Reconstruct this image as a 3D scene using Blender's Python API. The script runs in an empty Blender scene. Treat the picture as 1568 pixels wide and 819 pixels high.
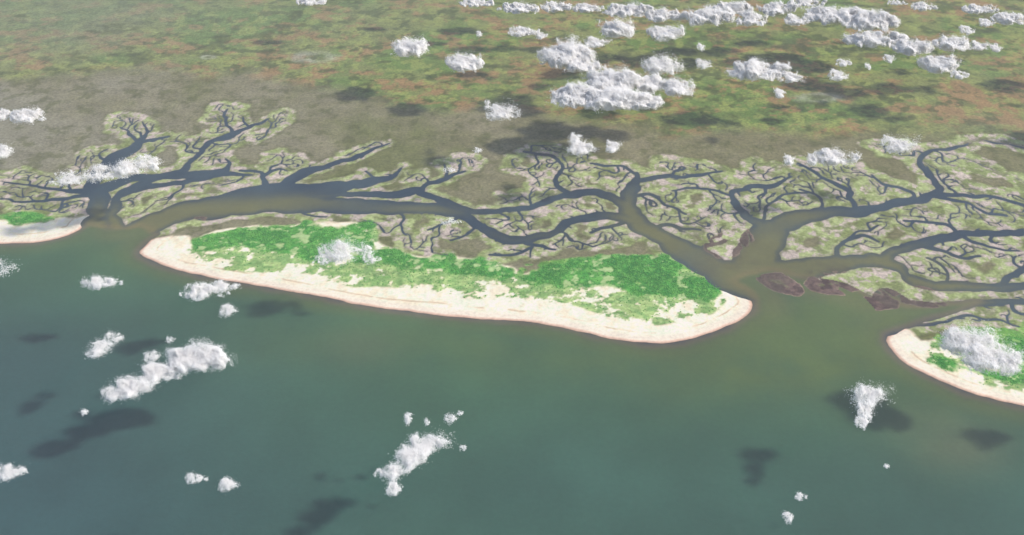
import bpy, math, numpy as np, time
T0=time.time()
sc=bpy.context.scene
rng=np.random.default_rng(11)
# 1 unit = 100 m
# ---------------------------------------------------------------- survey helpers
H=100.0; PITCH=math.radians(35); FP=1528.0
def g(u,v,z=0.0):
    u=np.asarray(u,float); v=np.asarray(v,float)
    x=(u-784)/FP; y=(409.5-v)/FP
    dz=-math.sin(PITCH)+y*math.cos(PITCH); dy=math.cos(PITCH)+y*math.sin(PITCH)
    t=(z-H)/dz
    return np.stack([x*t,dy*t],-1)
def slant(v,z=0.0):
    y=(409.5-v)/FP
    return (H-z)/(math.sin(PITCH)-y*math.cos(PITCH))
def inv(X,Y):
    zc=Y*math.cos(PITCH)+H*math.sin(PITCH)
    yc=Y*math.sin(PITCH)-H*math.cos(PITCH)
    zc=np.maximum(zc,1e-3)
    return 784+FP*X/zc, 409.5-FP*yc/zc
def lin(r,gg,b):
    c=np.array([r,gg,b],float)/255
    return np.where(c<=.04045,c/12.92,((c+.055)/1.055)**2.4)
def C(r,gg,b):
    return np.maximum(lin(r,gg,b)*np.array([1.12,1.12,1.06])-np.array([.012,.012,.014]),.006)
def Wc(r,gg,b):
    return np.maximum(lin(r,gg,b)*np.array([1.08,1.08,.92])-np.array([.021,.020,.027]),.006)
# ---------------------------------------------------------------- noise
TAB=np.random.default_rng(3).random((257,257)).astype(np.float32); TAB[256,:]=TAB[0,:]; TAB[:,256]=TAB[:,0]
def vnoise(x,y,seed):
    x=x+seed*37.17; y=y+seed*91.73
    fx=np.floor(x); fy=np.floor(y)
    xi=fx.astype(np.int32)&255; yi=fy.astype(np.int32)&255
    xf=(x-fx).astype(np.float32); yf=(y-fy).astype(np.float32)
    sx=xf*xf*(3-2*xf); sy=yf*yf*(3-2*yf)
    T=TAB.ravel(); k=yi*257+xi
    a=T[k]; b=T[k+1]; c=T[k+257]; d=T[k+258]
    return (a+(b-a)*sx)*(1-sy)+(c+(d-c)*sx)*sy
def fbm(x,y,scale,seed,octv=4,gain=.5):
    s=np.zeros(np.shape(x),np.float32); amp=1; tot=0; f=1/scale
    for i in range(octv):
        xr=x*.8-y*.6 if i%2 else x; yr=x*.6+y*.8 if i%2 else y
        s+=amp*(vnoise(xr*f+17.3*i,yr*f-9.1*i,seed+i)*2-1); tot+=amp; amp*=gain; f*=2.03
    return s/tot
def ss(a,b,x):
    t=np.clip((x-a)/(b-a),0,1); return t*t*(3-2*t)
# ---------------------------------------------------------------- grid
xi=np.arange(-152,152.01,.19)
xo=152+np.cumsum(.3*1.12**np.arange(62)); 
xs=np.concatenate([-xo[::-1],xi,xo])
vv=np.arange(840,-12,-1.15)
ym=g(np.full_like(vv,784),vv)[:,1]
yfar=ym[-1]+np.cumsum(.8*1.12**np.arange(58))
ynear=ym[0]-np.cumsum(.3*1.15**np.arange(40))
ys=np.concatenate([ynear[::-1],ym,yfar])
NX,NY=len(xs),len(ys)
X,Y=np.meshgrid(xs,ys)
# ---------------------------------------------------------------- polygons
def seg_sd_window(arr,a,b,wa,wb,R):
    x0,x1=min(a[0],b[0])-R-wa,max(a[0],b[0])+R+wa
    y0,y1=min(a[1],b[1])-R-wa,max(a[1],b[1])+R+wa
    i0,i1=np.searchsorted(xs,[x0,x1]); j0,j1=np.searchsorted(ys,[y0,y1])
    if i1<=i0 or j1<=j0: return
    xx=X[j0:j1,i0:i1]; yy=Y[j0:j1,i0:i1]
    d=b-a; L=max(d@d,1e-9)
    t=np.clip(((xx-a[0])*d[0]+(yy-a[1])*d[1])/L,0,1)
    dist=np.hypot(xx-a[0]-t*d[0],yy-a[1]-t*d[1])-(wa+(wb-wa)*t)
    np.minimum(arr[j0:j1,i0:i1],dist,out=arr[j0:j1,i0:i1])
def pip(P,x,y):
    ins=np.zeros(np.shape(x),bool)
    n=len(P)
    for k in range(n):
        x0,y0=P[k]; x1,y1=P[(k+1)%n]
        if y0==y1: continue
        c=((y0>y)!=(y1>y))
        ins^= c & (x < (x1-x0)*(y-y0)/(y1-y0)+x0)
    return ins
def pip_grid(P):
    ins=np.zeros(X.shape,bool); n=len(P)
    for k in range(n):
        x0,y0=P[k]; x1,y1=P[(k+1)%n]
        if y0==y1: continue
        lo,hi=min(y0,y1),max(y0,y1)
        j0,j1=np.searchsorted(ys,[lo,hi],side='left')
        if j1<=j0: continue
        xc=(x1-x0)*(ys[j0:j1]-y0)/(y1-y0)+x0
        ins[j0:j1]^=xs[None,:]<xc[:,None]
    return ins
def poly_sd(P,R=12.0):
    d=np.full(X.shape,R)
    n=len(P)
    for k in range(n): seg_sd_window(d,P[k],P[(k+1)%n],0,0,R)
    return np.where(pip_grid(P),d,-d)
def smooth(P,closed=False,k=5):
    P=np.asarray(P,float); n=len(P); out=[]
    for i in range(n if closed else n-1):
        p0=P[(i-1)%n] if (closed or i>0) else P[i]
        p1=P[i]; p2=P[(i+1)%n]
        p3=P[(i+2)%n] if (closed or i+2<n) else p2
        for s in range(k):
            t=s/k
            out.append(.5*((2*p1)+(-p0+p2)*t+(2*p0-5*p1+4*p2-p3)*t*t+(-p0+3*p1-3*p2+p3)*t**3))
    if not closed: out.append(P[-1])
    return np.array(out)
def ring(pts,k=3):
    S=smooth(pts,True,k); return g(S[:,0],S[:,1])
coast=[(-300,392),(-100,378),(0,373),(50,371),(90,364),(120,352),(131,341),(145,342),(165,346),(185,348),(200,347),(217,343),(235,352),(246,358),(232,366),(221,377),(214,388),(233,399),(270,413),(330,426),(400,438),(480,452),(560,468),(640,478),(720,487),(800,492),(860,501),(920,515),(980,525),(1030,525),(1080,513),(1120,497),(1148,478),(1153,462),(1143,447),(1122,428),(1150,415),(1180,411),(1240,425),(1300,436),(1360,462),(1440,464),(1500,458),(1470,478),(1400,497),(1357,514),(1365,535),(1390,558),(1430,579),(1480,600),(1530,614),(1575,623),(1700,645),(1900,690)]
S=smooth(coast,False,3); Oc=g(S[:,0],S[:,1])
Oc=np.vstack([[(-3000,Oc[0][1]+40)],[(-260,Oc[0][1]+6)],Oc,[(160,Oc[-1][1]-12)],[(3000,20)],[(3000,-3000)],[(-3000,-3000)]])
ocean=poly_sd(Oc,25.0)     # + in the sea
# ---------------------------------------------------------------- channels
mains=[
 [(150,356,38),(151,320,34),(146,300,30),(140,285,26),(152,266,20),(172,248,22),(190,234,20),(208,220,13),(222,206,8),(216,196,4),(218,186,2)],
 [(208,220,7),(235,214,5),(258,209,3)],[(210,216,6),(196,204,5),(184,195,3)],[(170,250,6),(152,238,4),(165,228,2)],
 [(142,292,12),(100,292,6),(60,288,4),(20,281,3),(2,277,2)],[(138,298,7),(90,303,5),(50,309,4),(0,306,3),(-60,300,3)],
 [(182,352,24),(174,322,22),(178,302,14),(200,286,12),(240,272,10),(280,262,12),(300,242,9),(328,216,10),(355,206,8),(350,190,6),(343,176,5),(348,167,3)],
 [(335,212,8),(358,204,8),(385,193,6),(410,182,3)],
 [(165,286,20),(200,275,12),(250,270,12),(300,268,13),(338,264,12),(352,250,6),(345,243,3)],
 [(188,298,11),(225,283,10),(285,277,9),(335,270,10),(360,266,7),(385,268,3)],
 [(210,352,30),(240,340,28),(290,322,32),(350,316,32),(420,310,34),(480,312,28),(540,316,24),(600,317,20),(660,319,18),(700,326,17),(728,342,16),(755,357,14),(790,366,14),(830,361,13),(862,347,13),(895,336,13),(940,333,14),(968,338,18)],
 [(300,318,20),(370,300,22),(430,293,24),(500,289,20),(560,280,15),(598,270,9),(614,257,3)],
 [(428,290,18),(445,276,18),(465,264,14),(500,256,9),(545,240,7),(575,227,5),(597,219,2)],
 [(400,300,16),(405,280,13),(397,264,6),(368,261,4)],[(402,270,6),(425,258,4),(440,262,2)],
 [(470,300,10),(495,300,12),(540,298,9),(600,297,12),(645,294,14),(655,281,8),(682,273,7),(712,262,3)],
 [(682,272,6),(684,262,5),(680,252,4)],
 [(560,283,9),(575,270,5),(560,262,3)],
 [(645,296,12),(690,314,12),(740,324,11),(800,319,10),(845,306,11),(880,295,13),(920,297,14),(958,312,20)],
 [(803,232,3),(830,236,5),(852,241,6),(862,256,7),(848,270,8),(853,284,8),(872,296,9)],
 [(975,264,6),(974,280,16),(962,300,26),(962,322,26),(985,345,26),(1020,368,30),(1060,393,34),(1105,416,42),(1145,432,50)],
 [(976,268,6),(958,257,4),(935,253,4),(905,250,3)],[(982,276,10),(1010,270,7),(1045,270,6),(1078,268,5),(1105,262,3)],
 [(1160,440,72),(1158,400,64),(1172,365,58),(1195,342,34),(1240,329,22),(1300,324,17),(1370,311,14),(1425,300,14),(1442,289,13),(1425,268,11),(1407,250,10),(1412,238,8),(1450,226,6),(1490,218,5),(1530,219,5),(1568,225,5),(1640,228,5),(1720,215,5)],
 [(1168,345,20),(1140,326,11),(1122,308,10),(1122,295,9),(1150,285,8),(1185,284,7),(1212,270,4)],
 [(1310,320,11),(1298,294,8),(1268,276,7),(1250,262,5),(1222,250,3)],
 [(1440,298,9),(1490,300,7),(1530,306,6),(1590,318,6),(1650,330,6)],
 [(1160,418,50),(1225,410,30),(1290,404,24),(1345,396,20),(1385,381,18),(1420,369,16),(1470,359,13),(1530,356,12),(1620,350,11)],
 [(1290,402,10),(1283,384,8),(1298,367,7),(1325,362,5),(1345,370,3)],[(1298,367,6),(1315,352,4),(1345,345,3)],
 [(1340,398,20),(1378,410,17),(1392,428,16),(1440,440,18),(1500,441,16),(1560,439,14),(1680,430,13)],
 [(1360,455,24),(1400,474,24),(1450,470,18),(1500,464,14),(1550,461,10),(1640,468,10)],
 [(1400,372,8),(1440,385,6),(1470,392,5),(1500,392,4)],
 [(1470,358,8),(1490,372,5),(1520,380,4),(1560,384,3)],
 [(1370,311,8),(1398,300,6),(1380,288,5),(1350,282,4),(1335,268,3)],
 [(1430,300,7),(1480,310,5),(1500,322,4),(1540,330,4)],
 [(1500,440,10),(1530,430,10),(1562,410,12),(1580,395,14)],
 [(1440,440,7),(1450,420,5),(1438,404,4),(1420,395,3)],
 [(1240,328,7),(1262,312,5),(1250,298,4),(1225,290,3)],
 [(1470,360,6),(1450,345,5),(1415,342,4),(1385,338,3)],
 [(968,330,9),(930,348,6),(905,356,4)],
 [(790,366,8),(818,378,6),(850,382,3)],[(815,378,4),(790,388,4),(750,390,3)],[(815,378,4),(812,394,2)],
 [(705,330,6),(680,345,4),(655,352,3)],[(730,342,5),(715,358,4),(690,368,3)],
 [(600,318,6),(615,335,5),(610,352,4),(622,360,2)],[(440,318,5),(470,330,3),(500,332,2)],
 [(960,300,7),(1000,300,5),(1020,314,5),(1050,328,3)],[(990,350,8),(1020,345,6),(1045,350,5),(1072,352,3)],
 [(1120,300,5),(1095,290,4),(1060,288,4),(1030,292,3)],[(1060,392,8),(1090,378,6),(1110,368,4)],
 [(1170,335,7),(1175,318,5),(1205,300,4),(1235,295,3)],
 [(1355,514,5),(1400,498,6),(1450,492,5),(1500,490,4),(1560,500,3)],
]
def strokeworld(st):
    S=smooth(np.array(st,float),False,6)
    P=g(S[:,0],S[:,1]); d=np.gradient(S[:,:2],axis=0); d/=np.linalg.norm(d,axis=1)[:,None]+1e-9
    n=np.stack([-d[:,1],d[:,0]],1); hw=np.maximum(S[:,2]*(.80+.16*ss(8,30,S[:,2])),1.4)/2
    A=g(S[:,0]+n[:,0]*hw,S[:,1]+n[:,1]*hw); B=g(S[:,0]-n[:,0]*hw,S[:,1]-n[:,1]*hw)
    dw=np.gradient(P,axis=0); dw/=np.linalg.norm(dw,axis=1)[:,None]+1e-9
    nw=np.stack([-dw[:,1],dw[:,0]],1)
    w=np.abs(((A-B)*nw).sum(1))/2
    return P,w
def resample(P,w,step):
    s=np.concatenate([[0],np.cumsum(np.linalg.norm(np.diff(P,axis=0),axis=1))])
    n=max(2,int(s[-1]/step)); t=np.linspace(0,s[-1],n)
    return np.stack([np.interp(t,s,P[:,0]),np.interp(t,s,P[:,1])],1),np.interp(t,s,w),t
strokes=[]
for k,st in enumerate(mains):
    P,w=strokeworld(st)
    P,w,t=resample(P,w,.5)
    d=np.gradient(P,axis=0); d/=np.linalg.norm(d,axis=1)[:,None]+1e-9
    n=np.stack([-d[:,1],d[:,0]],1)
    taper=np.clip(t/4,0,1)*np.clip((t[-1]-t)/3,0,1)
    off=(fbm(t,np.full_like(t,k*7.7),6.0,31,2)*1.0+fbm(t,np.full_like(t,k*3.3),2.4,37,2)*.65)*taper*np.clip(1.3-w*.25,.25,1)
    P=P+n*off[:,None]
    w=w*(1+.32*fbm(t,np.full_like(t,k*5.1),3.,41,3))
    strokes.append((P,np.maximum(w,.13),0))
zone=np.array([(-200,250),(60,262),(150,225),(180,175),(240,190),(330,155),(440,170),(430,220),(520,240),(600,205),(640,245),(720,240),(780,255),(790,222),(870,222),(960,243),(1110,253),(1200,235),(1400,215),(1500,250),(1800,290),(1800,480),(1560,500),(1440,484),(1360,470),(1130,428),(1040,385),(960,365),(880,385),(830,402),(760,398),(690,392),(600,375),(580,345),(470,330),(300,335),(240,340),(120,330),(60,320),(-200,330)],float)
uu,vv_=np.meshgrid(np.arange(-300,1900),np.arange(0,700)); zg=pip(zone,uu,vv_)
def ok(p):
    u,v=inv(p[0],p[1]); u=int(u)+300; v=int(v)
    if u<0 or v<0 or u>=2200 or v>=700 or not zg[v,u]: return False
    i=np.searchsorted(xs,p[0]); j=np.searchsorted(ys,p[1])
    return ocean[min(j,NY-1),min(i,NX-1)]<-.3
pts=[];wid=[];cid=[]
for k,(P,w,_) in enumerate(strokes):
    pts+=list(P);wid+=list(w);cid+=[k]*len(P)
MAXP=60000
PB=np.zeros((MAXP,2));WB=np.zeros(MAXP);CB=np.zeros(MAXP,int);n0=len(pts)
PB[:n0]=pts;WB[:n0]=wid;CB[:n0]=cid;npnt=n0
nid=len(strokes)
def grow(start,ang,w0,length,parent,level):
    global npnt,nid
    my=nid; nid+=1
    p=np.array(start,float); P=[p.copy()]; a=ang; drift=rng.normal()*.12
    st=.36; n=int(length/st); clear=(.9,.66,.48)[level-1]
    kids=[]
    for i in range(n):
        drift=drift*.78+rng.normal()*.25
        a+=drift*.9
        good=False
        for tr in (0,.5,-.5,1.,-1.):
            q=p+st*np.array([math.cos(a+tr),math.sin(a+tr)*1.35])
            if not ok(q): continue
            dd=np.hypot(PB[:npnt,0]-q[0],(PB[:npnt,1]-q[1])*.75)-WB[:npnt]
            m=(CB[:npnt]!=my)
            if i<5: m&=(CB[:npnt]!=parent)
            if (dd[m]<clear).any(): continue
            good=True;break
        if not good: break
        a+=tr; p=q; P.append(p.copy())
        if level<3 and i>2 and rng.random()<(.34 if level==1 else .32): kids.append((p.copy(),a+rng.choice([-1,1])*rng.uniform(.7,1.3),i))
    if len(P)<4: return
    P=np.array(P); f=np.linspace(1,0,len(P))
    w=.08+(w0-.08)*f**.7
    strokes.append((P,w,level))
    m=len(P)
    if npnt+m<MAXP:
        PB[npnt:npnt+m]=P;WB[npnt:npnt+m]=w;CB[npnt:npnt+m]=my;npnt+=m
    for (q,b,i) in kids:
        grow(q,b,max(.13,w[min(i,m-1)]*.75),rng.uniform(3,6.5) if level==1 else rng.uniform(1.2,2.8),my,level+1)
order=[]
for k in range(len(mains)):
    P,w,_=strokes[k]
    i=int(rng.integers(2,7))
    while i<len(P)-1:
        for sgn in (1,-1):
            if rng.random()<.75: order.append((k,i,sgn))
        i+=int(rng.integers(3,8))
rng.shuffle(order)
for k,i,sgn in order:
    k=int(k);i=int(i)
    P,w,_=strokes[k]; d=P[min(i+1,len(P)-1)]-P[i-1]
    a=math.atan2(d[1],d[0])+sgn*rng.uniform(.9,1.5)
    e=.07 if P[i][0]>20 else 0
    grow(P[i],a,min(.28+e,max(.15+e,w[i]*.5)),rng.uniform(4,13),k,1)
print("strokes",len(strokes),npnt,time.time()-T0)
dch=np.full(X.shape,9.0); dbig=np.full(X.shape,12.0)
for (P,w,l) in strokes:
    for i in range(len(P)-1):
        seg_sd_window(dch,P[i],P[i+1],w[i],w[i+1],4.5 if l else 6.0)
        if l==0 and i%2==0:
            j=min(i+2,len(P)-1); seg_sd_window(dbig,P[i],P[j],w[i],w[j],5.0)
print("sdf",time.time()-T0)
shoals=[[(1162,424),(1195,421),(1222,436),(1224,449),(1198,449),(1176,439)],
 [(1236,430),(1262,421),(1290,420),(1325,418),(1330,430),(1300,445),(1270,450),(1243,446)],
 [(1343,428),(1370,423),(1394,440),(1420,442),(1444,455),(1441,468),(1405,470),(1372,456),(1350,448)],
 [(1328,455),(1350,453),(1374,464),(1362,474),(1334,474)],
 [(1078,374),(1100,362),(1128,352),(1150,356),(1150,372),(1128,388),(1098,390)],
 [(297,333),(312,330),(320,333),(308,338)]]
shoal=np.full(X.shape,-12.0)
for s_ in shoals: shoal=np.maximum(shoal,poly_sd(ring(s_),6.0))
nA=fbm(X,Y,3.0,5,4); nB=fbm(X,Y,9.0,15,4); nC=fbm(X,Y,1.0,25,3); nD=fbm(X,Y,28.,35,4); nE=fbm(X,Y,80.,45,3)
swirl=np.abs(fbm(X*1.3+Y*.3,Y*.7,4.,141,2))
shoal=shoal+nA*1.2+.4-1.6*ss(.08,.02,swirl)
land=np.minimum(-ocean+nA*.28+nB*.3,dch+nC*.07)
land_noshoal=land.copy()
land=np.maximum(land,shoal*.8)
# ---------------------------------------------------------------- zones
dense=[ring([(288,372),(315,356),(360,350),(420,347),(455,345),(470,337),(490,345),(515,347),(560,338),(572,344),(560,362),(600,385),(650,392),(700,390),(750,397),(785,408),(800,420),(850,405),(890,393),(950,388),(1010,393),(1042,404),(1040,420),(1075,428),(1104,438),(1108,455),(1070,458),(1000,452),(930,446),(860,440),(800,434),(720,420),(640,412),(580,398),(520,402),(470,400),(400,385),(330,382),(300,386)]),
 ring([(1545,520),(1600,520),(1700,540),(1700,590),(1600,592),(1540,588),(1480,575),(1440,560),(1432,548),(1460,548),(1500,560),(1550,565)]),
 ring([(-60,322),(0,327),(50,328),(80,333),(60,340),(0,339),(-60,336)])]
spars=[ring([(285,375),(330,352),(460,342),(570,342),(600,382),(780,405),(900,392),(1040,402),(1108,440),(1115,458),(1080,486),(1040,494),(990,499),(930,488),(880,470),(800,460),(740,462),(700,455),(600,440),(540,440),(470,420),(400,418),(330,410),(295,392)]),
 ring([(1420,528),(1460,500),(1600,490),(1700,520),(1700,610),(1570,602),(1500,588),(1440,560)]),
 ring([(-60,318),(0,325),(60,326),(85,334),(60,343),(-60,343)])]
sandp=[ring([(205,388),(225,368),(262,362),(290,362),(296,372),(330,352),(460,343),(560,340),(575,350),(590,376),(650,394),(700,392),(780,408),(800,420),(860,404),(950,390),(1030,397),(1045,410),(1090,428),(1128,436),(1150,440),(1175,460),(1150,500),(1030,545),(860,520),(640,500),(400,455),(235,415)]),
 ring([(1345,510),(1385,502),(1410,520),(1440,520),(1480,545),(1600,560),(1750,600),(1750,680),(1560,640),(1430,600),(1360,545)]),
 ring([(-300,336),(0,336),(60,341),(90,334),(118,334),(145,330),(140,350),(90,380),(-300,410)])]
def mx(L,R=8.):
    m=None
    for P in L:
        s=poly_sd(P,R); m=s if m is None else np.maximum(m,s)
    return m
dn=mx(dense); sp=mx(spars); sd=mx(sandp)
U,V=inv(X,Y)
print("zones",time.time()-T0)
# ---------------------------------------------------------------- land colour (albedo)
def mix(a,b,t): 
    return a+(b-a)*t[...,None]
def flat(c): return np.broadcast_to(c.astype(np.float32),X.shape+(3,)).copy()
marsh=mix(flat(C(116,112,84)),C(128,122,100),ss(-.5,.5,nB+nA*.4))
leftg=ss(1100,200,U+nB*160)
marsh=mix(marsh,C(134,130,116),leftg*.6*ss(.1,-.5,nD)+leftg*.25)
marsh=mix(marsh,C(100,106,64),ss(.0,.5,nD+nA*.3)*.7)
marsh=mix(marsh,C(86,90,58),ss(.0,.4,fbm(X,Y,2.6,61,4,.65))*.6)
bx=np.array([-800,0,200,400,500,600,700,800,950,1150,1568,2400]); bv=np.array([150,118,112,118,135,158,170,176,196,205,212,210])
bound=np.interp(U,bx,bv)
up=ss(-12,14,bound-V+nD*26+nB*10)
up=np.where(Y>400,1.0,up)
nF=fbm(X*.7,Y,5.,55,5,.65); nG=fbm(X*.7,Y,14.,65,5,.6)
upc=mix(flat(C(120,126,78)),C(100,122,66),ss(-.15,.3,nG))
upc=mix(upc,C(150,116,86),ss(-.02,.26,nF+nG*-.25+nC*.2)*.8)
upc=mix(upc,C(140,148,84),ss(.03,.3,fbm(X,Y,3.,75,4,.65))*.7)
upc=mix(upc,C(74,84,50),ss(.04,.35,fbm(X*.8,Y,2.4,79,4,.65))*.8)
upc=mix(upc,C(124,122,102),ss(-.1,.5,nE+ .25*nD)*.4)
upc=mix(upc,C(122,132,112),ss(1100,100,U)*ss(160,0,V)*.4)  # distance haze painted into the upland colour towards the far left
dk=ss(.25,.4,fbm(X*.6,Y,9.,171,3))*ss(-.15,.15,fbm(X,Y,2.5,175,3))
upc=mix(upc,C(78,84,60),dk*.6)
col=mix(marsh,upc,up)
for (u,v,a,b) in [(480,88,26,6.5),(318,88,9,2.5),(1255,150,28,5.5)]:
    r=np.hypot((U-u)/a,(V-v)/b)+nC*.35+nA*.35
    m=np.exp(-((r-1.0)/.45)**2)*(.6+.7*nA)
    col=mix(col,C(168,168,154),np.clip(m*.75,0,1)); col=mix(col,C(96,98,80),np.clip(.4*ss(.9,.3,r),0,1))
rt=ss(850,1150,U)
fr_w=1.7+1.3*nA+1.8*nB+1.1*rt
fr=ss(.5,-.5,dch-fr_w)
nH=fbm(X,Y,1.6,85,4,.65)
fringe=mix(flat(C(142,154,100)),C(166,176,124),ss(-.3,.4,nC+nA*.3))
fringe=mix(fringe,C(198,178,178),ss(.0,.25,nH+.25*nA)*.85)
fringe=mix(fringe,C(156,142,140),ss(.9,.1,dch+nC*.6)*.4)
fringe=mix(fringe,C(106,116,70),ss(.02,.35,fbm(X,Y,2.2,95,4,.6))*.8)
col=mix(col,fringe,fr*.92)
edge=ss(.9,0,np.abs(dch-fr_w-.3))*ss(.8,2.,dch)
col=mix(col,C(84,86,52),edge*.35)
sdm=ss(-.4,.5,sd+nA*.7)
sand=mix(flat(C(246,230,208)),C(230,208,184),ss(-.2,.6,nC+nA*.5)*.75)
dl=-ocean+nA*.28+nB*.3
sand=mix(sand,C(240,214,198),ss(2.6,1.2,dl))
scar=np.exp(-((dl-2.7-nB*.9)/.16)**2)*ss(-.2,.3,nA)
sand=mix(sand,C(176,148,120),scar*.8)
sand=mix(sand,C(204,168,150),ss(.7,.1,dl))
sand=mix(sand,C(168,138,118),ss(.2,.0,dl)*.8)
col=mix(col,sand,sdm)
gn=fbm(X,Y,1.3,105,4,.6); gm=fbm(X,Y,4.5,115,3)
spm=ss(-.06,.20,gn+gm*.8+np.clip(sp,-2,4)*.12-.09)*ss(-.3,.4,sp+nA*.6)
scrub=mix(flat(C(138,172,92)),C(84,144,60),ss(-.25,.3,nC+gn*.6))
col=mix(col,scrub,spm*.85)
dnn=dn+nA*1.5+gm*1.8
nJ=fbm(X,Y,.7,131,2)
dnm=ss(-.3,.7,dnn)*ss(-.40,-.10,gn+.4*gm+np.clip(dn,0,2)*.04+.3*nJ)
forest=mix(flat(C(76,144,66)),C(54,118,56),ss(-.4,.4,nC+gm*.4))
forest=mix(forest,C(116,174,88),ss(.05,.45,nJ+.5*gn)*.6)
under=ss(-.4,.6,dnn)
col=mix(col,C(132,172,98),under*.8)
col=mix(col,forest,dnm)
sm=ss(-.15,.1,shoal)*(land_noshoal<.2)
mud=mix(flat(C(82,68,68)),C(110,92,88),ss(-.3,.4,nC+nA*.6))
mud=mix(mud,C(142,126,110),ss(.45,.05,shoal)*.75)
mud=mix(mud,C(120,126,88),ss(2.2,3.0,shoal+nC*.5)*.6)
col=mix(col,mud,sm)
col=mix(col,C(92,84,78),ss(.2,.03,dch)*(sdm<.4)*.5)
col=np.clip(col,0.01,.86)
# ---------------------------------------------------------------- heights
Z=np.where(land>0,np.minimum(land*.12,.06),np.maximum(land*.12,-.35))
Z=Z+np.where(land>.5,np.clip(nC,-1,1)*.01,0)
Z+=sdm*(land>.3)*np.clip((gn+gm+.4)*.04,0,.08)*ss(2.5,4,dl)
Z+=up*np.clip(.3+nD,0,1)*.25
def grid_mesh(name,xx,yy,zz):
    ny,nx=xx.shape
    me=bpy.data.meshes.new(name)
    me.vertices.add(nx*ny); me.vertices.foreach_set("co",np.stack([xx,yy,zz],-1).astype(np.float32).ravel())
    idx=np.arange(nx*ny).reshape(ny,nx)
    q=np.stack([idx[:-1,:-1],idx[:-1,1:],idx[1:,1:],idx[1:,:-1]],-1).reshape(-1)
    n=len(q)//4
    me.loops.add(4*n); me.loops.foreach_set("vertex_index",q.astype(np.int32))
    me.polygons.add(n); me.polygons.foreach_set("loop_start",(np.arange(n)*4).astype(np.int32))
    me.update(calc_edges=True)
    me.polygons.foreach_set("use_smooth",np.ones(n,bool))
    return me
def add_obj(name,me,parent=None):
    o=bpy.data.objects.new(name,me); sc.collection.objects.link(o)
    if parent: o.parent=parent
    return o
def add_col(me,name,arr,alpha=None):
    at=me.attributes.new(name,'FLOAT_COLOR','POINT')
    n=arr.size//3
    al=np.ones((n,1)) if alpha is None else alpha.reshape(-1,1)
    a=np.concatenate([arr.reshape(-1,3),al],1).astype(np.float32)
    at.data.foreach_set("color",a.ravel())
rough=1-.55*sdm*(1-np.clip(dnm+spm,0,1))
me=grid_mesh("ground",X,Y,Z); add_col(me,"albedo",col,rough)
ground=add_obj("ground",me)
def newmat(n):
    m=bpy.data.materials.new(n); m.use_nodes=True; t=m.node_tree; return m,t,t.nodes["Principled BSDF"]
def noise(t,scale,detail=4,vec=None,rough=.6):
    n=t.nodes.new("ShaderNodeTexNoise"); n.inputs["Scale"].default_value=scale; n.inputs["Detail"].default_value=detail; n.inputs["Roughness"].default_value=rough
    if vec: t.links.new(vec,n.inputs["Vector"])
    return n.outputs[0]
def mrange(t,s,a,b,c,d):
    n=t.nodes.new("ShaderNodeMapRange"); t.links.new(s,n.inputs[0])
    for i,v in enumerate((a,b,c,d)): n.inputs[i+1].default_value=v
    return n.outputs[0]
def math_(t,op,a,b,c=None):
    n=t.nodes.new("ShaderNodeMath"); n.operation=op
    for i,v in enumerate((a,b,c)):
        if v is None: continue
        if isinstance(v,(int,float)): n.inputs[i].default_value=v
        else: t.links.new(v,n.inputs[i])
    return n.outputs[0]
m,t,b=newmat("ground_cover")
geo=t.nodes.new("ShaderNodeNewGeometry"); pos=geo.outputs["Position"]
at=t.nodes.new("ShaderNodeAttribute"); at.attribute_name="albedo"
f=math_(t,'MULTIPLY',mrange(t,noise(t,1.6,4,pos,.7),.3,.7,.66,1.34),mrange(t,noise(t,.22,3,pos,.65),.3,.7,.82,1.18))
f=math_(t,'SUBTRACT',f,1.0); f=math_(t,'MULTIPLY_ADD',f,at.outputs["Alpha"],1.0)
vm=t.nodes.new("ShaderNodeVectorMath"); vm.operation='SCALE'; t.links.new(at.outputs["Color"],vm.inputs[0]); t.links.new(f,vm.inputs["Scale"])
mn=t.nodes.new("ShaderNodeVectorMath"); mn.operation='MINIMUM'; t.links.new(vm.outputs[0],mn.inputs[0]); mn.inputs[1].default_value=(.88,.80,.73)
t.links.new(mn.outputs[0],b.inputs["Base Color"]); b.inputs["Roughness"].default_value=.95; b.inputs["Specular IOR Level"].default_value=0
bp=t.nodes.new("ShaderNodeBump"); bp.inputs["Distance"].default_value=.2
t.links.new(math_(t,'MULTIPLY',at.outputs["Alpha"],.3),bp.inputs["Strength"])
t.links.new(noise(t,1.8,3,pos,.7),bp.inputs["Height"]); t.links.new(bp.outputs[0],b.inputs["Normal"])
me.materials.append(m)
# ---------------------------------------------------------------- water
s2=(slice(None,None,2),slice(None,None,2))
Xw,Yw=X[s2],Y[s2]; ow=ocean[s2]; lw=land[s2]; Uw,Vw=U[s2],V[s2]; dbw=dbig[s2]; shw=shoal[s2]
wA=nA[s2]; wB=nB[s2]; wD=nD[s2]; wE=nE[s2]; wC=nC[s2]
def flatw(c): return np.broadcast_to(c,Xw.shape+(3,)).copy()
sea=mix(flatw(Wc(69,98,83)),Wc(64,91,89),ss(500,800,Vw+wD*60))
sea=mix(sea,Wc(60,83,98),ss(700,0,Uw)*ss(380,560,Vw)*.7)
def blob(u,v,a,b): return np.exp(-(((Uw-u)/a)**2+((Vw-v)/b)**2))
plume=np.clip(blob(1290,510,210,70)+.8*blob(1180,500,180,60)+.6*blob(1130,560,160,60)+.5*blob(1450,620,160,60)+.35*blob(900,540,260,45)+.45*blob(230,380,140,40)+.25*blob(560,520,300,40),0,1)
sea=mix(sea,Wc(90,104,72),np.clip(plume*(1+.8*wB+.6*wD),0,1)*.85)
sea=mix(sea,Wc(104,110,94),np.clip(blob(1475,685,75,40)+.4*blob(1400,640,60,30),0,1)*(.55+.25*wB))
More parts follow.
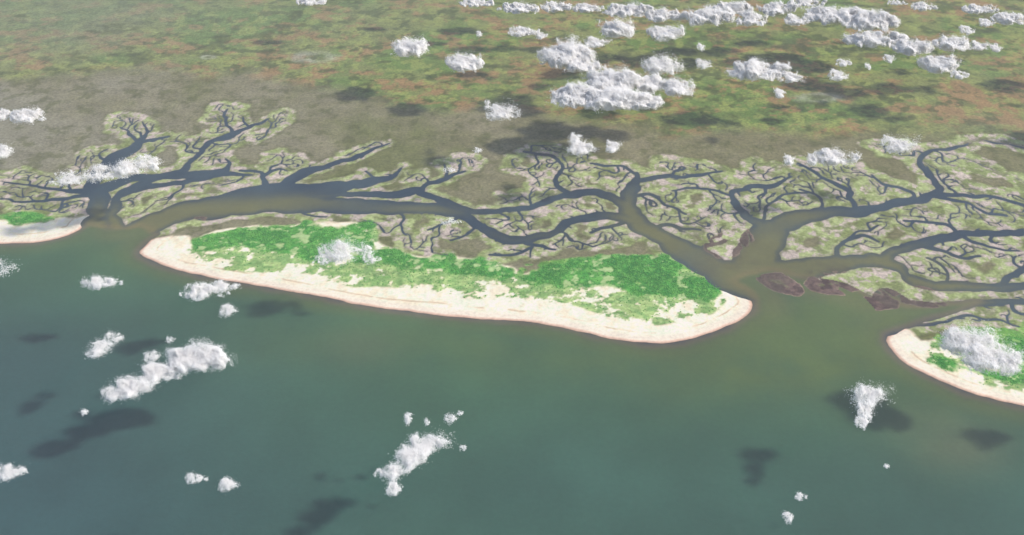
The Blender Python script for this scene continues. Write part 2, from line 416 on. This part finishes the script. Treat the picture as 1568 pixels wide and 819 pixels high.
sea=mix(sea,Wc(88,102,90),np.clip(blob(550,530,60,25),0,1)*.5)  # pale patch of haze painted into the sea colour
near=ss(5.5,.3,ow+wB*1.6)
sea=mix(sea,Wc(96,104,74),near*.7)
sea=mix(sea,Wc(148,122,98),ss(1.7,.0,ow+wA*.6)*.7)
turb=np.clip(1.0*blob(230,350,70,30)+.9*blob(340,320,120,16)+.5*blob(470,308,80,12)+.8*blob(150,335,40,20)+.6*blob(640,322,80,10)+.9*blob(1010,365,70,40)+.6*blob(962,320,30,30)+1.1*blob(1180,400,90,60)+1.*blob(1290,430,160,40)+.8*blob(1440,450,120,24)+.6*blob(1380,395,60,20)+.5*blob(1230,330,60,12)+.3*blob(820,360,90,12),0,1)
centre=ss(-.1,-1.5,dbw+wC*.4)
creek=mix(flatw(Wc(50,64,86)),Wc(62,76,94),ss(-.4,.4,wB))
creek=mix(creek,Wc(108,107,82),np.clip(turb*(.4+.75*centre)+.2*wA*turb,0,1))
creek=mix(creek,Wc(88,80,76),ss(-1.6,.3,shw+wA*.6)*.5)
creek=mix(creek,Wc(82,76,74),ss(.1,.45,wA*.7+wB*.5)*turb*ss(2.,0.,np.abs(Vw-430)/25)*.6)
wc=mix(creek,sea,ss(-1.5,2.5,ow+wA*.6))
mouth=ss(-1.0,5.0,ow)*ss(9,3,ow)*np.clip(blob(1230,450,170,40)+blob(190,350,60,25),0,1)
wc=mix(wc,Wc(112,110,84),mouth*.65)
wc=wc*(1+.12*wD+.12*wB)[...,None]
wme=grid_mesh("water",Xw,Yw,np.zeros_like(Xw)); add_col(wme,"albedo",np.clip(wc,0.005,.8))
water=add_obj("sea_water",wme)
m,t,b=newmat("water_surface")
geo=t.nodes.new("ShaderNodeNewGeometry"); pos=geo.outputs["Position"]
at=t.nodes.new("ShaderNodeAttribute"); at.attribute_name="albedo"
f=math_(t,'MULTIPLY',mrange(t,noise(t,.06,4,pos,.6),.3,.7,.88,1.12),mrange(t,noise(t,1.2,3,pos,.6),.3,.7,.93,1.07))
vm=t.nodes.new("ShaderNodeVectorMath"); vm.operation='SCALE'; t.links.new(at.outputs["Color"],vm.inputs[0]); t.links.new(f,vm.inputs["Scale"])
t.links.new(vm.outputs[0],b.inputs["Base Color"]); b.inputs["Roughness"].default_value=.3; b.inputs["IOR"].default_value=1.33; b.inputs["Specular IOR Level"].default_value=.35
bp=t.nodes.new("ShaderNodeBump"); bp.inputs["Strength"].default_value=.2; bp.inputs["Distance"].default_value=.1
t.links.new(noise(t,2.5,3,pos,.6),bp.inputs["Height"]); t.links.new(bp.outputs[0],b.inputs["Normal"])
wme.materials.append(m)
print("ground done",time.time()-T0)
# ---------------------------------------------------------------- island woods: many small crowns in one mesh
import bmesh
bm=bmesh.new(); bmesh.ops.create_icosphere(bm,subdivisions=1,radius=1.0)
bv=np.array([v.co[:] for v in bm.verts]); bf=np.array([[v.index for v in f.verts] for f in bm.faces]); bm.free()
prob=dnm*(dn>-1.5)*np.clip(.12+ .88*ss(-.3,.35,gm+.5*gn),0,1)+.12*spm*(sp>0)
dxs=np.gradient(xs); dys=np.gradient(ys); area=(dys[:,None]*dxs[None,:])*prob
ii=np.where(area.ravel()>0.0001)[0]; ar=area.ravel()[ii]
Nt=11500
pick=rng.choice(ii,Nt,p=ar/ar.sum())
px=X.ravel()[pick]+rng.uniform(-.12,.12,Nt); py=Y.ravel()[pick]+rng.uniform(-.1,.1,Nt); pz=Z.ravel()[pick]
r=rng.uniform(.04,.13,Nt)
jit=1+rng.uniform(-.25,.25,(Nt,len(bv),1))
VV=bv[None]*jit*np.stack([r,r,r*.6],1)[:,None,:]+np.stack([px,py,pz+r*.25],1)[:,None,:]
FF=bf[None]+(np.arange(Nt)*len(bv))[:,None,None]
def tri_mesh(name,V,F):
    me=bpy.data.meshes.new(name); V=V.reshape(-1,3); F=F.reshape(-1,3)
    me.vertices.add(len(V)); me.vertices.foreach_set("co",V.astype(np.float32).ravel())
    me.loops.add(3*len(F)); me.loops.foreach_set("vertex_index",F.astype(np.int32).ravel())
    me.polygons.add(len(F)); me.polygons.foreach_set("loop_start",(np.arange(len(F))*3).astype(np.int32))
    me.update(calc_edges=False); return me
tme=tri_mesh("island_woodland",VV,FF)
tint=rng.uniform(0,1,Nt); tc_=C(70,136,64)+(C(112,174,88)-C(70,136,64))*(tint**1.3)[:,None]
add_col(tme,"albedo",np.repeat(tc_,len(bv),0))
add_obj("island_woodland",tme)
m,t,b=newmat("woodland_foliage"); at=t.nodes.new("ShaderNodeAttribute"); at.attribute_name="albedo"
t.links.new(at.outputs["Color"],b.inputs["Base Color"]); b.inputs["Roughness"].default_value=.9; b.inputs["Specular IOR Level"].default_value=0
tme.materials.append(m)
# ---------------------------------------------------------------- clouds
cm=bpy.data.materials.new("cloud_vapour"); cm.use_nodes=True; t=cm.node_tree; t.nodes.clear()
out=t.nodes.new("ShaderNodeOutputMaterial"); d1=t.nodes.new("ShaderNodeBsdfDiffuse"); d2=t.nodes.new("ShaderNodeBsdfTranslucent"); ms=t.nodes.new("ShaderNodeMixShader"); ms.inputs[0].default_value=.42
d1.inputs[0].default_value=(1,.985,.97,1); d2.inputs[0].default_value=(1,.985,.97,1)
t.links.new(d1.outputs[0],ms.inputs[1]); t.links.new(d2.outputs[0],ms.inputs[2]); t.links.new(ms.outputs[0],out.inputs["Surface"])
clouds=[
[(627,72,54,34,.85)],[(712,95,64,30,.85)],[(478,2,50,12,.9)],[(768,172,50,26,.42),(748,160,12,14,.22)],[(732,230,16,8,.22)],
[(890,226,40,22,.6),(884,212,18,18,.4)],[(940,224,24,18,.6)],[(802,48,48,16,.8),(830,54,20,10,.6)],
[(870,84,84,44,1),(890,98,60,26,.9)],[(940,124,90,44,1),(880,146,90,38,1),(940,152,120,40,1),(985,156,60,26,.9),(1000,128,60,28,.9),(1038,134,54,28,.8)],
[(945,45,50,30,.9)],[(915,65,42,16,.7)],[(1020,50,62,26,.85)],[(1012,100,66,30,.5)],[(1078,98,28,14,.45)],
[(1160,108,100,34,1),(1210,118,40,18,.8)],[(1195,143,20,14,.7)],[(1285,115,34,16,.6)],[(1075,72,14,10,.4)],[(735,52,10,8,.4)],
[(730,4,60,12,.9),(800,12,80,16,.9),(852,10,50,16,.9)],[(900,12,50,14,.9),(960,16,80,22,1),(1015,24,60,20,.9)],
[(1080,26,90,28,1),(1120,14,80,22,1),(1150,30,50,22,1)],[(1190,14,60,22,1),(1220,30,40,18,.8),(1235,4,70,12,.9)],
[(1280,22,110,32,1),(1330,32,100,32,1)],[(1340,60,110,26,1),(1396,72,64,28,1)],[(1455,66,56,26,.9),(1482,46,24,14,.8)],
[(1415,10,40,12,.9)],[(1500,14,60,14,.9),(1545,28,60,20,1),(1510,34,30,12,.8)],[(1500,70,60,12,.6),(1526,74,20,10,.6)],
[(1436,98,60,30,.9),(1470,114,36,12,.6)],[(1362,90,18,12,.6)],[(1292,96,30,10,.6)],[(1330,102,9,12,.4)],[(1375,4,40,6,.8)],
[(1278,240,76,26,.6),(1246,244,30,16,.4)],[(1378,222,58,24,.4),(1360,212,20,10,.25)],[(1210,245,26,14,.35)],
[(42,177,50,24,.7),(8,176,22,18,.6)],[(8,232,26,22,.45)],
[(115,272,100,20,.22),(165,264,80,22,.26),(205,256,80,26,.32),(228,246,44,18,.32)],[(530,384,90,32,.26),(500,398,50,12,.16),(570,396,30,14,.2)],
[(155,432,64,18,.36)],[(315,446,80,22,.35),(345,438,60,16,.27)],[(350,475,28,18,.3)],[(8,410,36,30,.09)],
[(155,532,44,26,.25),(175,518,28,20,.22),(262,520,16,8,.18)],
[(300,550,84,50,.8),(245,572,70,30,.5),(205,592,60,32,.5),(178,602,44,20,.3),(236,545,26,16,.26),(130,631,18,8,.22)],
[(655,680,56,34,.42),(632,702,50,32,.36),(607,722,40,22,.26),(606,748,22,22,.26),(585,724,20,12,.22)],
[(627,642,13,24,.22)],[(655,646,10,10,.18)],[(692,640,22,14,.18),(705,632,12,6,.14)],[(712,686,16,8,.12)],[(18,722,52,20,.3)],
[(300,732,38,14,.2)],[(350,742,32,18,.24)],[(1332,606,46,36,.4),(1326,630,26,26,.36),(1322,646,22,16,.36)],
[(1478,520,84,44,.45),(1515,545,90,44,.45),(1548,558,40,30,.36)],[(1228,760,24,10,.18)],[(1208,792,16,18,.2)],[(1358,714,10,6,.14)],
[(690,260,26,8,.13)],[(690,338,40,12,.10)],
[(1690,578,70,40,.45)],[(1645,60,80,30,1)],[(1700,140,90,40,1)],[(-40,500,60,30,.5)],[(775,-14,90,14,1)],[(650,-16,50,10,1)],
]
def build_cloud(spec,zb=10.5):
    P=[];Nn=[];SZ=[]
    for (u,v,wp,hp,dens) in spec:
        tt=slant(v,zb+.8); k=tt/FP
        W=wp*k*1.06; dep=math.radians(35)+math.atan((v-409.5)/FP)
        Hh=hp*k*1.06
        thick=min(Hh*.42,W*.35)
        D=max((Hh-thick*math.cos(dep))/math.sin(dep),W*.35)
        ctr=np.append(g(u,v,zb+thick*.5),zb+thick*.5)
        nb=int(np.clip(14+W*2.5,14,70))
        q=rng.normal(size=(nb,2)); q/=np.maximum(np.linalg.norm(q,axis=1),1e-6)[:,None]
        rr=rng.uniform(0,1,nb)**.6
        cx=q[:,0]*rr*W*.44; cy=q[:,1]*rr*D*.42
        rad=(1-.6*rr)*min(W,D,thick*2.2)*rng.uniform(.18,.38,nb)+.1*k
        cz=rng.uniform(-.4,.35,nb)*thick*(1-rr*.7)
        ns=nb*5; par=rng.integers(0,nb,ns); dd=rng.normal(size=(ns,3)); dd[:,2]=np.abs(dd[:,2])*.9-.15; dd/=np.linalg.norm(dd,axis=1)[:,None]
        c0=np.stack([cx,cy,cz],1)
        c1=c0[par]+dd*rad[par][:,None]*.8; r1=rad[par]*rng.uniform(.3,.6,ns)
        wisp=rng.random(ns)<.25+.35*(1-dens)
        c1[wisp]+=dd[wisp]*rad[par][wisp][:,None]*rng.uniform(.2,1.4,(wisp.sum(),1))*[1.3,1.,.7]
        cc=np.vstack([c0,c1]); ra=np.concatenate([rad,r1])
        fuzz=np.concatenate([np.full(nb,.26),np.where(wisp,.8,.36)])
        wgt=ra**2; wgt[nb:][wisp]*=.35
        area_px=wp*hp*.7
        s=.06*max(1,tt/130)
        N=int(area_px*50*dens**1.5*(1+ .5*(dens>.85)))
        N=max(N,260)
        kk=rng.choice(len(ra),N,p=wgt/wgt.sum())
        d=rng.normal(size=(N,3)); d/=np.linalg.norm(d,axis=1)[:,None]
        r=ra[kk]*(.84+rng.normal(size=N)*(fuzz[kk]+.65*(1-dens)))
        p=cc[kk]+d*r[:,None]
        wv=lambda f,a:(np.stack([vnoise(p[:,0]*f+p[:,2]*f*.5,p[:,1]*f,201),vnoise(p[:,0]*f,p[:,2]*f+p[:,1]*f*.5,202),vnoise(p[:,1]*f,p[:,2]*f+p[:,0]*f*.5,203)],1)-.5)*a
        p=p+wv(.6,1.3*min(1,thick))
        p=p+wv(1.5,.55*min(1,thick))
        lo=-.45*thick; below=p[:,2]<lo; p[below,2]=lo+(p[below,2]-lo)*.3
        gn_=p/np.array([W*.5,D*.5,thick*.6]); gn_/=np.linalg.norm(gn_,axis=1)[:,None]+1e-6
        n=d*.32+gn_*.22+[0,0,1.0]+rng.normal(size=(N,3))*.16
        P.append(p+ctr); Nn.append(n); SZ.append(np.full(N,s)*rng.uniform(.6,1.3,N))
    P=np.vstack(P); n=np.vstack(Nn); s=np.concatenate(SZ)[:,None]; N=len(P)
    n/=np.linalg.norm(n,axis=1)[:,None]
    t1=np.cross(n,rng.normal(size=(N,3))); t1/=np.linalg.norm(t1,axis=1)[:,None]; t2=np.cross(n,t1)
    V=np.stack([P+t1*s,P-t1*s*.5+t2*s*.87,P-t1*s*.5-t2*s*.87],1)
    me=tri_mesh("cloud",V,np.arange(3*N).reshape(N,3)); me.materials.append(cm)
    add_obj("cloud",me); return N
tot=sum(build_cloud(c) for c in clouds)
print("cloud tris",tot,time.time()-T0)
# ---------------------------------------------------------------- low haze layer (real homogeneous air volume)
bpy.ops.mesh.primitive_cube_add(size=1,location=(0,1000,14.9)); hz=bpy.context.object; hz.name="haze"; hz.scale=(5000,5000,30.2)
hm=bpy.data.materials.new("haze_air"); hm.use_nodes=True; t=hm.node_tree; t.nodes.clear()
out=t.nodes.new("ShaderNodeOutputMaterial"); vs=t.nodes.new("ShaderNodeVolumeScatter"); vs.inputs["Density"].default_value=.0027; vs.inputs["Color"].default_value=(.95,.96,1,1)
t.links.new(vs.outputs[0],out.inputs["Volume"]); hz.data.materials.append(hm)
# ---------------------------------------------------------------- light, world, camera
w=bpy.data.worlds.new("World"); sc.world=w; w.use_nodes=True; nt=w.node_tree
s=nt.nodes.new("ShaderNodeTexSky"); s.sky_type='NISHITA'; s.sun_disc=False
s.sun_elevation=math.radians(41); s.sun_rotation=math.radians(90); s.dust_density=1.5
nt.links.new(s.outputs[0],nt.nodes["Background"].inputs[0]); nt.nodes["Background"].inputs[1].default_value=.15
sc.view_settings.view_transform='Standard'; sc.view_settings.look='None'; sc.view_settings.exposure=0
L=bpy.data.lights.new("sun",'SUN'); L.energy=4.1; L.angle=math.radians(4); L.color=(1,.96,.9)
o=bpy.data.objects.new("sun",L); sc.collection.objects.link(o); o.rotation_euler=(0,math.radians(49),0)
cam=bpy.data.cameras.new("camera"); cam.lens=35.08; cam.clip_end=8000; cam.clip_start=.5
c=bpy.data.objects.new("camera",cam); sc.collection.objects.link(c); c.location=(0,0,H); c.rotation_euler=(math.radians(90)-PITCH,0,0); sc.camera=c
